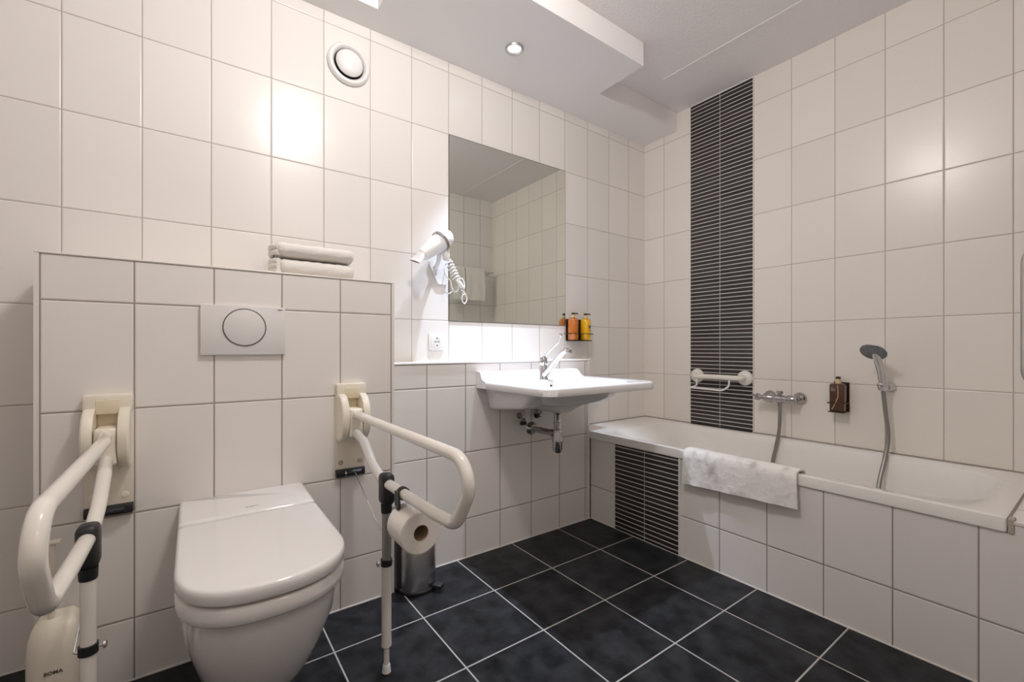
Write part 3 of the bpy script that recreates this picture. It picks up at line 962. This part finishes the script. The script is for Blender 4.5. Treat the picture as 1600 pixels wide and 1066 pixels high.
b = new()
ub = lambda base, k_=0.40: (lambda x, y: base + 0.12 * max(0.0, -0.20 - y) + k_ * max(0.0, -0.45 - y))
loft(b, [bowlr(0.020, -0.42, -0.36, 0.6905, 0.45, 0.45), bowlr(0.055, -0.44, -0.335, 0.692, 0.45, 0.45), bowlr(0.15, -0.46, yb, ub(0.696), 0.35, 0.05), bowlr(0.235, -0.49, yb, ub(0.698), 0.3, 0.03),
         bowlr(0.258, -0.53, yb, ub(0.701), 0.3, 0.03), bowlr(0.266, -0.56, yb, ub(0.712), 0.3, 0.02),
         bowlr(0.272, -0.600, yb, ub(0.735, 0.25), 0.3, 0.02), bowlr(0.280, -0.645, yb, ub(0.775, 0.08), 0.26, 0.02), bowlr(0.292, -0.680, yb, 0.802, 0.20, 0.02),
         br(0.022, 0.8065, 0.05), br(0.004, 0.8072, 0.055), br(0.0, 0.811, 0.055), br(0.0, 0.836, 0.055), br(0.0025, 0.8425, 0.055), br(0.008, 0.8455, 0.052), br(0.016, 0.8460, 0.05),
         br(0.040, 0.8435, 0.05, yback=-0.235), bowlr(0.275, -0.668, -0.318, 0.8415, 0.42, 0.34), bowlr(0.268, -0.662, -0.322, 0.8385, 0.42, 0.34),
         bowlr(0.255, -0.650, -0.330, 0.826, 0.42, 0.34), bowlr(0.225, -0.61, -0.338, 0.775, 0.42, 0.36), bowlr(0.18, -0.56, -0.35, 0.742, 0.44, 0.4),
         bowlr(0.10, -0.48, -0.365, 0.733, 0.45, 0.42), bowlr(0.024, -0.42, -0.375, 0.7315, 0.45, 0.45)])
bsn = obj('basin', b, M['basin'], t, smooth=50)
# raised back with a hollow front and an end that runs down to the rim
b = new()
ptop = 0.889
rings = []
for x_, zt in ((x0 - 0.0006, 0.8885), (x0 + 0.012, ptop), (-1.35, ptop), (-1.1, ptop), (-0.905, ptop), (-0.878, ptop - 0.001), (-0.862, ptop - 0.012), (-0.850, ptop - 0.030), (x1 + 0.000, 0.8445)):
    k_ = (zt - 0.843) / (ptop - 0.843)
    r = [Vector((x_, yb, 0.812)), Vector((x_, yb, zt)), Vector((x_, yb - 0.030, zt)), Vector((x_, yb - 0.036, zt - 0.003 * k_)), Vector((x_, yb - 0.040, zt - 0.010 * k_)),
         Vector((x_, yb - 0.048, zt - 0.028 * k_)), Vector((x_, yb - 0.060, zt - 0.040 * k_)), Vector((x_, yb - 0.080, 0.844)), Vector((x_, yb - 0.082, 0.812))]
    rings.append(r)
loft(b, rings)
obj('raised_back', b, M['basin'], t, smooth=50)
obj('overflow', lathe(new(), (BXc, -0.3345, 0.812), (0, -1, 0.15), [(0, 0.0065), (0.0015, 0.0065)], 20), M['darkhole'], bsn)
obj('drain', lathe(new(), (BXc, -0.3975, 0.7325), (0, 0, 1), [(0, 0.023), (0.003, 0.021), (0.0035, 0.0)], 28), M['chrome'], t)

# ------------------------------------------------------------------ tap
tx, ty = BXc, -0.272
t = thing('basin_tap', 'chrome washbasin mixer tap with a rising spout and a long elbow lever', 'tap', (tx, ty, 0.844))
b = new()
lathe(b, (tx, ty, 0.842), (0, 0, 1), [(0, 0.027), (0.004, 0.027), (0.010, 0.0235), (0.035, 0.0225), (0.040, 0.0215), (0.072, 0.0205), (0.074, 0.0195), (0.078, 0.0215), (0.106, 0.0215),
                                      (0.112, 0.019), (0.1145, 0.010), (0.1155, 0)], 36)
obj('body', b, M['chrome'], t, smooth=50)
b = new()
path = smooth_path([(tx, ty - 0.004, 0.862), (tx, ty - 0.040, 0.886), (tx, ty - 0.088, 0.932), (tx, ty - 0.135, 0.972), (tx, ty - 0.168, 0.990), (tx, ty - 0.188, 0.991)], 5)
tube(b, path, [0.018 - 0.0065 * i / (len(path) - 1) for i in range(len(path))], 20)
obj('spout', b, M['chrome'], t, smooth=50)
obj('aerator', lathe(new(), (tx, ty - 0.182, 0.988), (0, -0.95, -0.20), [(0, 0.0118), (0.010, 0.0122), (0.018, 0.0118), (0.019, 0.009)], 24), M['ring'], t)
b = new()
path = fillet([(tx, ty + 0.002, 0.948), (tx, ty - 0.014, 0.962), (tx, ty - 0.118, 1.030), (tx, ty - 0.132, 1.062)], [0.01, 0.03], 6)
tube(b, path, [0.007] * 3 + [0.0058] * (len(path) - 3), 14)
lathe(b, (tx, ty - 0.133, 1.060), (0, -0.1, 1), [(0, 0.006), (0.005, 0.0085), (0.011, 0.0085), (0.014, 0.005)], 18)
obj('lever', b, M['chrome'], t, smooth=50)

# ------------------------------------------------------------------ bottle trap and valves below
sx_, sy_ = -1.181, -0.382
t = thing('bottle_trap', 'chrome bottle trap and waste pipe under the washbasin', 'pipe', (sx_, sy_, 0.485))
b = new()
lathe(b, (sx_, sy_, 0.694), (0, 0, -1), [(0, 0.024), (0.004, 0.0255), (0.012, 0.024), (0.016, 0.0185), (0.026, 0.0170), (0.055, 0.0170), (0.057, 0.0205), (0.066, 0.0205), (0.068, 0.0175),
                                         (0.090, 0.0175), (0.092, 0.021), (0.104, 0.021), (0.106, 0.0215), (0.145, 0.0285), (0.150, 0.0285), (0.152, 0.0245), (0.190, 0.0240),
                                         (0.203, 0.019), (0.209, 0.009), (0.210, 0)], 36)
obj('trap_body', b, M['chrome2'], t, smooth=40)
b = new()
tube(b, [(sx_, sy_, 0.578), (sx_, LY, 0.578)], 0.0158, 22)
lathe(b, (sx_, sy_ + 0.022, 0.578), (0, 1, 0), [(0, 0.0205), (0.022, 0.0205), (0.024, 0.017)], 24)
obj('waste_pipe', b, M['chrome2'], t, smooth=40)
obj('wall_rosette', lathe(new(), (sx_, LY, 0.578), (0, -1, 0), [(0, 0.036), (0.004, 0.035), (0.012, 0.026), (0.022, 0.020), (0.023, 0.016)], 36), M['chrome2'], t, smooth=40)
for (qx, qz, lab, tall) in ((-1.262, 0.652, 'dark angle valve under the washbasin, left of the waste pipe rosette', True),
                            (-1.148, 0.650, 'dark angle valve elbow under the washbasin, right of the waste pipe rosette', False)):
    t = thing('angle_valve', lab, 'valve', (qx, LY, qz), 'angle valves under the washbasin')
    b = new()
    lathe(b, (qx, LY, qz), (0, -1, 0), [(0, 0.016), (0.004, 0.016), (0.006, 0.009), (0.045, 0.009)], 22)
    obj('stem', b, M['ring'], t)
    b = new()
    if tall:
        lathe(b, (qx, LY - 0.035, qz - 0.026), (0, 0, 1), [(0, 0.010), (0.016, 0.013), (0.020, 0.009), (0.030, 0.010), (0.040, 0.013), (0.060, 0.008)], 20)
        obj('knob', box(new(), qx - 0.016, qx + 0.016, LY - 0.045, LY - 0.027, qz - 0.044, qz - 0.024, 0.003), M['black'], t)
    else:
        tube(b, fillet([(qx - 0.018, LY - 0.035, qz - 0.004), (qx + 0.008, LY - 0.035, qz - 0.004), (qx + 0.018, LY - 0.035, qz + 0.046)], 0.014, 5), 0.009, 14)
        obj('knob', lathe(new(), (qx - 0.016, LY - 0.035, qz - 0.004), (-1, 0, 0), [(0, 0.0115), (0.016, 0.0115)], 16), M['black'], t)
    obj('valve_body', b, M['ring'], t)


# ------------------------------------------------------------------ soap dispensers
def pump_bottle(x, y, z, m, label, r=0.0315, h=0.133, square=False):
    t = thing('pump_bottle', label, 'soap bottle', (x, y, z), 'pump bottles in the double wall holder' if not square else None)
    b = new()
    if square:
        rg = lambda s_, zz: rring(x - 0.026 * s_, x + 0.026 * s_, y - 0.031 * s_, y + 0.031 * s_, zz, (0.008 * s_, 0.008 * s_), k=4, s=2)
        loft(b, [rg(0.93, z), rg(1, z + 0.003), rg(1, z + h - 0.012), rg(0.9, z + h - 0.003), rg(0.5, z + h)])
    else:
        lathe(b, (x, y, z), (0, 0, 1), [(0, r * 0.93), (0.003, r), (h - 0.014, r), (h - 0.004, r * 0.82), (h, r * 0.42), (h + 0.004, r * 0.40)], 36)
    obj('bottle', b, m, t, smooth=45)
    obj('collar', lathe(new(), (x, y, z + h - 0.001), (0, 0, 1), [(0, 0.0125), (0.022, 0.0115), (0.023, 0.008)], 22), M['gold'], t)
    b = new()
    lathe(b, (x, y, z + h + 0.021), (0, 0, 1), [(0, 0.0105), (0.010, 0.0105), (0.012, 0.008)], 20)
    if not square:
        tube(b, fillet([(x, y, z + h + 0.028), (x + 0.020, y - 0.012, z + h + 0.029), (x + 0.026, y - 0.016, z + h + 0.024)], 0.004, 3), 0.0036, 10)
    obj('pump_head', b, M['brownframe'], t)
    return t


BZ0 = 1.0525
t = thing('bottle_holder', 'dark double wall holder for pump bottles right of the mirror', 'holder', (-0.708, 0, 1.048))
b = new()
box(b, -0.773, -0.752, -0.006, 0, 1.045, 1.182, 0.001, 1)
box(b, -0.752, -0.624, -0.005, 0, 1.045, 1.182, 0.001, 1)
obj('back_plate', b, M['brownframe'], t)
b = new()
box(b, -0.773, -0.618, -0.077, -0.004, 1.046, 1.0515, 0.001, 1)
obj('bottom_plate', b, M['brownframe'], t)
b = new()
for c_ in (-0.752, -0.646):
    cl_ = max(c_ - 0.040, -0.786)
    tube(b, fillet([(cl_, -0.004, 1.090), (cl_, -0.082, 1.090), (c_ + 0.040, -0.082, 1.090), (c_ + 0.040, -0.004, 1.090)], 0.012, 5), 0.0022, 8)
obj('retaining_rail', b, M['brownframe'], t)
for c_, m_, lab in ((-0.752, M['amber'], 'amber pump bottle in the wall holder, the one nearer the mirror'),
                    (-0.646, M['yellow'], 'bright yellow pump bottle in the wall holder, the one farther from the mirror')):
    pt = pump_bottle(c_, -0.046, BZ0, m_, lab)
    fc = Vector((-0.62, -0.785, 0))     # the printed mark on the side facing the room
    yaw = math.atan2(fc.y, fc.x) + PI / 2
    mk = Vector((c_, -0.056, 0)) + fc * 0.0322
    if m_ is M['yellow']:
        b = new()
        lathe(b, (c_, -0.046, BZ0 + 0.082) , Vector((0.20, -0.98, 0)), [(0.0305, 0.0105), (0.0322, 0.0105)], 18)
        obj('printed_mark', b, M['letter'], pt)
    b = new()
    box(b, -0.012, 0.012, -0.0004, 0.0004, -0.0009, 0.0009)
    bmesh.ops.rotate(b, verts=b.verts, cent=(0, 0, 0), matrix=Matrix.Rotation(0.2, 3, 'Z'))
    bmesh.ops.translate(b, verts=b.verts, vec=(c_ + 0.0063, -0.046 - 0.0312, BZ0 + 0.060))
    obj('printed_line', b, M['letter'], pt)

dy_, dz_ = -1.186, 0.690
t = thing('bottle_bracket', 'dark bronze wall bracket holding the brown bottle over the bath', 'holder', (0, dy_, dz_))
b = new()
box(b, -0.005, 0, dy_ - 0.036, dy_ + 0.030, dz_ - 0.005, dz_ + 0.142, 0.001, 1)
obj('back_plate', b, M['brownframe'], t)
obj('bottom_plate', box(new(), -0.070, -0.004, dy_ - 0.036, dy_ + 0.034, dz_ - 0.006, dz_ - 0.001, 0.001, 1), M['brownframe'], t)
b = tube(new(), fillet([(-0.004, dy_ - 0.036, dz_ + 0.040), (-0.068, dy_ - 0.036, dz_ + 0.040), (-0.068, dy_ + 0.038, dz_ + 0.040), (-0.004, dy_ + 0.038, dz_ + 0.040)], 0.006, 4), 0.0024, 8)
obj('retaining_rail', b, M['brownframe'], t)
pt = pump_bottle(-0.037, dy_, dz_, M['brown'], 'dark brown square pump bottle on the wall between bath mixer and hand shower', h=0.138, square=True)
obj('dip_tube', tube(new(), smooth_path([(-0.0640, dy_ - 0.006, dz_ + 0.128), (-0.0640, dy_ - 0.007, dz_ + 0.075), (-0.0640, dy_ + 0.008, dz_ + 0.030), (-0.0640, dy_ + 0.018, dz_ + 0.008)], 6), 0.0028, 8),
    mat('dip_tube_plastic', (0.42, 0.30, 0.22), 0.3), pt)
b = new()
for k in range(3):
    box(b, -0.0636, -0.0630, dy_ + 0.006 + k * 0.006, dy_ + 0.0095 + k * 0.006, dz_ + 0.098, dz_ + 0.114)
obj('printed_mark', b, mat('pale_print', (0.30, 0.22, 0.17), 0.5), pt)

# ------------------------------------------------------------------ bath
t = thing('bathtub', 'white built-in bathtub with rounded foot end, tiled in along the right wall', 'bathtub', (-0.37, -0.91, 0.1))
T0, T1, TY0, TY1 = -0.742, -0.0045, -1.8172, -0.0045


def tb(i, z, r=0.008):
    return rring(T0 + i, T1 - i, TY0 + i, TY1 - i, z, (r, r), k=9, s=8)


def ti(a, b_, c, d, z, rf, rb):
    """inner ring: x from a to b_, y from c (foot) to d (head); rf, rb corner radii foot and head"""
    return rring(a, b_, c, d, z, [rf, rf, rb, rb], k=9, s=8, e=2.15)


b = new()
loft(b, [tb(0.035, 0.470), tb(0.003, 0.4705), tb(0.0, 0.474), tb(0.0, 0.5100), tb(0.0008, 0.5122), tb(0.003, 0.5130, 0.01), tb(0.020, 0.5130, 0.02),
         ti(-0.690, -0.052, -1.768, -0.225, 0.5110, (0.26, 0.24), (0.14, 0.15)),
         ti(-0.684, -0.058, -1.761, -0.240, 0.5075, (0.255, 0.235), (0.14, 0.15)),
         ti(-0.678, -0.064, -1.754, -0.262, 0.4980, (0.25, 0.23), (0.15, 0.17)),
         ti(-0.668, -0.074, -1.742, -0.325, 0.460, (0.24, 0.23), (0.16, 0.2)),
         ti(-0.655, -0.087, -1.722, -0.430, 0.380, (0.23, 0.23), (0.17, 0.22)),
         ti(-0.640, -0.102, -1.695, -0.560, 0.270, (0.22, 0.23), (0.18, 0.24)),
         ti(-0.620, -0.122, -1.655, -0.660, 0.180, (0.2, 0.22), (0.18, 0.24)),
         ti(-0.580, -0.162, -1.590, -0.740, 0.130, (0.18, 0.2), (0.17, 0.2)),
         ti(-0.500, -0.240, -1.480, -0.860, 0.112, (0.12, 0.15), (0.12, 0.15))], cap0=False)
obj('tub', b, M['enamel'], t, smooth=38)
obj('drain', lathe(new(), (-0.37, -1.05, 0.1125), (0, 0, 1), [(0, 0.034), (0.003, 0.032), (0.004, 0)], 28), M['chrome'], t)
b = new()
box(b, -0.7385, -0.700, -1.8320, -1.8185, 0.468, 0.5120, 0.003)
struct('trim_15', b, M['seal'])

# ------------------------------------------------------------------ bath mat over the rim
b = new()
ya, yb_ = -0.798, -1.278
prof2 = [(-0.668, 0.470), (-0.676, 0.5075), (-0.688, 0.5195), (-0.715, 0.5225), (-0.738, 0.5215), (-0.7505, 0.512), (-0.7545, 0.490), (-0.756, 0.46), (-0.757, 0.43), (-0.757, 0.402), (-0.757, 0.386)]
nI = 34
outer, inner = [], []
for i in range(nI + 1):
    u = i / nI
    y = ya + (yb_ - ya) * u
    ro, ri = [], []
    for j, (px_, pz_) in enumerate(prof2):
        f = max(0, (j - 5)) / 5
        wob = 0.004 * math.sin(u * 11 + j * 0.6) * f + 0.0025 * math.sin(u * 29 + j) * f
        drop = (0.020 * (1 - u) - 0.000) * f * (1 if j > 5 else 0)
        d_ = Vector((prof2[min(j + 1, len(prof2) - 1)][0] - prof2[max(j - 1, 0)][0], 0, prof2[min(j + 1, len(prof2) - 1)][1] - prof2[max(j - 1, 0)][1])).normalized()
        nrm = Vector((d_.z, 0, -d_.x))
        yy = y - 0.010 * f * (u - 0.3)
        p = Vector((px_ - abs(wob), yy, pz_ - drop))
        ri.append(p)
        ro.append(p - nrm * (-0.0075))
    outer.append(ro); inner.append(ri)
rings = [o_ + i_[::-1] for o_, i_ in zip(outer, inner)]
loft(b, rings)
cen = Vector((-0.715, 0, 0.45))
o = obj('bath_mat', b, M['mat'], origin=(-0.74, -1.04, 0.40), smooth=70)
tag(o, 'white terry bath mat with grey marbling draped over the bathtub rim', 'bath mat')

# ------------------------------------------------------------------ grab bar with loop on the mosaic
M['flange'] = mat('off_white_plastic', (0.80, 0.775, 0.72), 0.3)
t = thing('grab_bar', 'short white grab bar with round flanges on the black mosaic strip above the bath', 'grab rail', (0, -0.56, 0.82))
gz = 0.826
for y_, z_ in ((-0.412, gz), (-0.714, gz)):
    obj('flange', lathe(new(), (-0.004, y_, z_), (-1, 0, 0), [(0, 0.044), (0.006, 0.043), (0.012, 0.036), (0.016, 0.022), (0.018, 0.017)], 40), M['flange'], t, smooth=50)
b = tube(new(), fillet([(-0.010, -0.412, gz), (-0.058, -0.412, gz), (-0.058, -0.714, gz), (-0.010, -0.714, gz)], 0.035, 8), 0.0155, 20)
obj('bar', b, M['ivory'], t, smooth=50)
lp = fillet([(-0.058, -0.440, gz - 0.010), (-0.058, -0.440, 0.768), (-0.086, -0.432, 0.760), (-0.098, -0.420, 0.755)], [0.016, 0.010], 5)
b = tube(new(), lp, 0.0052, 12)
tube(b, fillet([(-0.098, -0.408, 0.755), (-0.098, -0.628, 0.750), (-0.066, -0.648, 0.775), (-0.058, -0.648, gz - 0.010)], [0.030, 0.02], 6), 0.0052, 12)
obj('hanging_loop', b, M['plastic'], t, smooth=50)

# ------------------------------------------------------------------ bath mixer
t = thing('bath_mixer', 'chrome wall-mounted bath mixer above the bathtub', 'tap', (0, -0.925, 0.73))
mz = 0.729
for y_ in (-0.852, -1.002):
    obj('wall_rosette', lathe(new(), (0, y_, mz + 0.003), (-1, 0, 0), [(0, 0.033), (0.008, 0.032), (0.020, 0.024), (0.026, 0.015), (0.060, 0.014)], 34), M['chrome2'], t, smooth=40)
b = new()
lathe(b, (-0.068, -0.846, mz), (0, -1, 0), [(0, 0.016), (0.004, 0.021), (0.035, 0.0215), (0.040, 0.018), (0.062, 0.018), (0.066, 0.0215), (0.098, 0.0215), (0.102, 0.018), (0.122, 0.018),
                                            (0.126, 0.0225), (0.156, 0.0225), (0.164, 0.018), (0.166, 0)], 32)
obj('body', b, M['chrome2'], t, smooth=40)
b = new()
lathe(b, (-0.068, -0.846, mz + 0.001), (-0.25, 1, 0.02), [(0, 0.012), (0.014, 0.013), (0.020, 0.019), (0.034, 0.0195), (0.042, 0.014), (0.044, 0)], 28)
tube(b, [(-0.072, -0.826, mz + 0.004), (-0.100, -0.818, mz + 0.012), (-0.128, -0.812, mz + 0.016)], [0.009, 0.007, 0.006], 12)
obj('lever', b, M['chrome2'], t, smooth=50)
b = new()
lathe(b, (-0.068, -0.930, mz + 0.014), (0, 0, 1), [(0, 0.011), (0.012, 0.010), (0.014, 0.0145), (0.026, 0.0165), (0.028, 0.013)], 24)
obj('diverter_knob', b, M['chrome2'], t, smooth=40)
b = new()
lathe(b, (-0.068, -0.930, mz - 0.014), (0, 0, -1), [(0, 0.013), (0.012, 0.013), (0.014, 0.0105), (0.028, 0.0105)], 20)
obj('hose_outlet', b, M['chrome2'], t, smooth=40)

# ------------------------------------------------------------------ hand shower, its bracket and hose
t = thing('shower_bracket', 'small chrome wall bracket holding the hand shower', 'holder', (0, -1.372, 0.822))
obj('wall_disc', lathe(new(), (0, -1.378, 0.822), (-1, 0, 0), [(0, 0.024), (0.010, 0.024), (0.030, 0.017), (0.045, 0.013)], 28), M['chrome'], t, smooth=40)
obj('fork', lathe(new(), (-0.062, -1.366, 0.842), (0.12, -0.05, -1), [(0, 0.020), (0.003, 0.0215), (0.030, 0.0185), (0.033, 0.016)], 28), M['chrome'], t, smooth=40)
hc_ = Vector((-0.143, -1.353, 0.984))
hn = Vector((-0.668, 0.10, -0.738)).normalized()
t = thing('hand_shower', 'chrome hand shower with a round grey spray face in its wall bracket', 'shower head', tuple(hc_))
obj('spray_face', lathe(new(), hc_, hn, [(0.000, 0.0505), (0.002, 0.0495), (0.0032, 0.044), (0.0035, 0)], 48), M['grey'], t, smooth=40, label='round grey spray face')
obj('head', lathe(new(), hc_ - hn * 0.022, hn, [(0, 0.0), (0.001, 0.020), (0.006, 0.036), (0.014, 0.0475), (0.020, 0.0515), (0.0222, 0.0508)], 48), M['chrome'], t, smooth=50)
b = new()
path = smooth_path([hc_ - hn * 0.010 + Vector((0.01, -0.004, 0.0)), (-0.108, -1.362, 0.945), (-0.082, -1.365, 0.900), (-0.066, -1.367, 0.850), (-0.060, -1.368, 0.806)], 6)
n_ = len(path)
tube(b, path, [0.019 - 0.006 * i / (n_ - 1) for i in range(n_)], 20)
obj('handle', b, M['chrome'], t, smooth=50)
b = new()
hp = [(-0.068, -0.930, 0.690), (-0.070, -0.931, 0.62), (-0.074, -0.928, 0.55), (-0.085, -0.918, 0.47), (-0.110, -0.908, 0.37), (-0.160, -0.915, 0.24), (-0.230, -0.990, 0.150),
      (-0.310, -1.150, 0.130), (-0.300, -1.300, 0.160), (-0.200, -1.370, 0.270), (-0.130, -1.372, 0.400), (-0.075, -1.380, 0.510), (-0.052, -1.384, 0.600), (-0.054, -1.376, 0.70), (-0.059, -1.370, 0.780),
      (-0.060, -1.368, 0.806)]
tube(b, smooth_path(hp, 12), 0.0088, 16)
o = obj('shower_hose', b, M['hose'], origin=(-0.068, -0.930, 0.69), smooth=60)
tag(o, 'grey flexible shower hose running from the bath mixer through the tub to the hand shower', 'hose')

# ------------------------------------------------------------------ on the front wall, seen in the mirror and at the frame's edge
t = thing('towel_rail', 'chrome towel rail high on the front wall, seen in the mirror', 'towel rail', (-0.50, YF, 1.79))
rz, ry = 1.79, -1.875
b = tube(new(), [(-0.92, ry, rz), (-0.075, ry, rz)], 0.010, 16)
obj('bar', b, M['chrome'], t)
for x_ in (-0.91, -0.09):
    b = tube(new(), [(x_, YF, rz), (x_, ry, rz)], 0.008, 12)
    lathe(b, (x_, YF, rz), (0, 1, 0), [(0, 0.022), (0.008, 0.021)], 24)
    obj('post', b, M['chrome'], t)


def hung_towel(xa, xb, zb, label):
    b = new()
    ring = []
    n = 14
    rings = []
    for i in range(n + 1):
        x_ = xa + (xb - xa) * i / n
        w = 0.004 * math.sin(i * 0.9) + 0.002 * math.sin(i * 2.3)
        r = []
        pts2 = [(ry + 0.024 + w, zb), (ry + 0.026 + w, zb + 0.12), (ry + 0.024, rz - 0.03), (ry + 0.018, rz + 0.02), (ry, rz + 0.034), (ry - 0.018, rz + 0.02), (ry - 0.024, rz - 0.03), (ry - 0.026, zb + 0.12), (ry - 0.026, zb + 0.01),
                (ry - 0.012, zb + 0.01), (ry - 0.012, rz - 0.03), (ry - 0.009, rz + 0.006), (ry, rz + 0.012), (ry + 0.009, rz + 0.006), (ry + 0.011, rz - 0.03), (ry + 0.012, zb)]
        for (y_, z_) in pts2:
            r.append(Vector((x_ + 0.004 * math.sin(z_ * 20), y_, z_)))
        rings.append(r)
    loft(b, rings)
    o = obj('hanging_towel', b, M['towel'], origin=((xa + xb) / 2, ry, zb), smooth=60)
    tag(o, label, 'towel', 'towels on the front wall rail')


hung_towel(-0.412, -0.190, 1.49, 'white towel on the front wall rail, seen in the mirror, nearer the room corner')
hung_towel(-0.632, -0.424, 1.485, 'white towel on the front wall rail, seen in the mirror, behind the dangling dryer cord')
t = thing('upright_grab_rail', 'grey upright grab rail cut by the right edge of the picture', 'grab rail', (-0.66, YF, 0.89))
b = tube(new(), fillet([(-0.66, YF + 0.005, 0.896), (-0.66, -1.852, 0.896), (-0.66, -1.852, 1.296), (-0.66, YF + 0.005, 1.296)], 0.045, 8), 0.0165, 20)
obj('rail', b, M['alu'], t, smooth=60)
for z_ in (0.896, 1.296):
    obj('flange', lathe(new(), (-0.66, YF, z_), (0, 1, 0), [(0, 0.036), (0.008, 0.034)], 28), M['alu'], t)
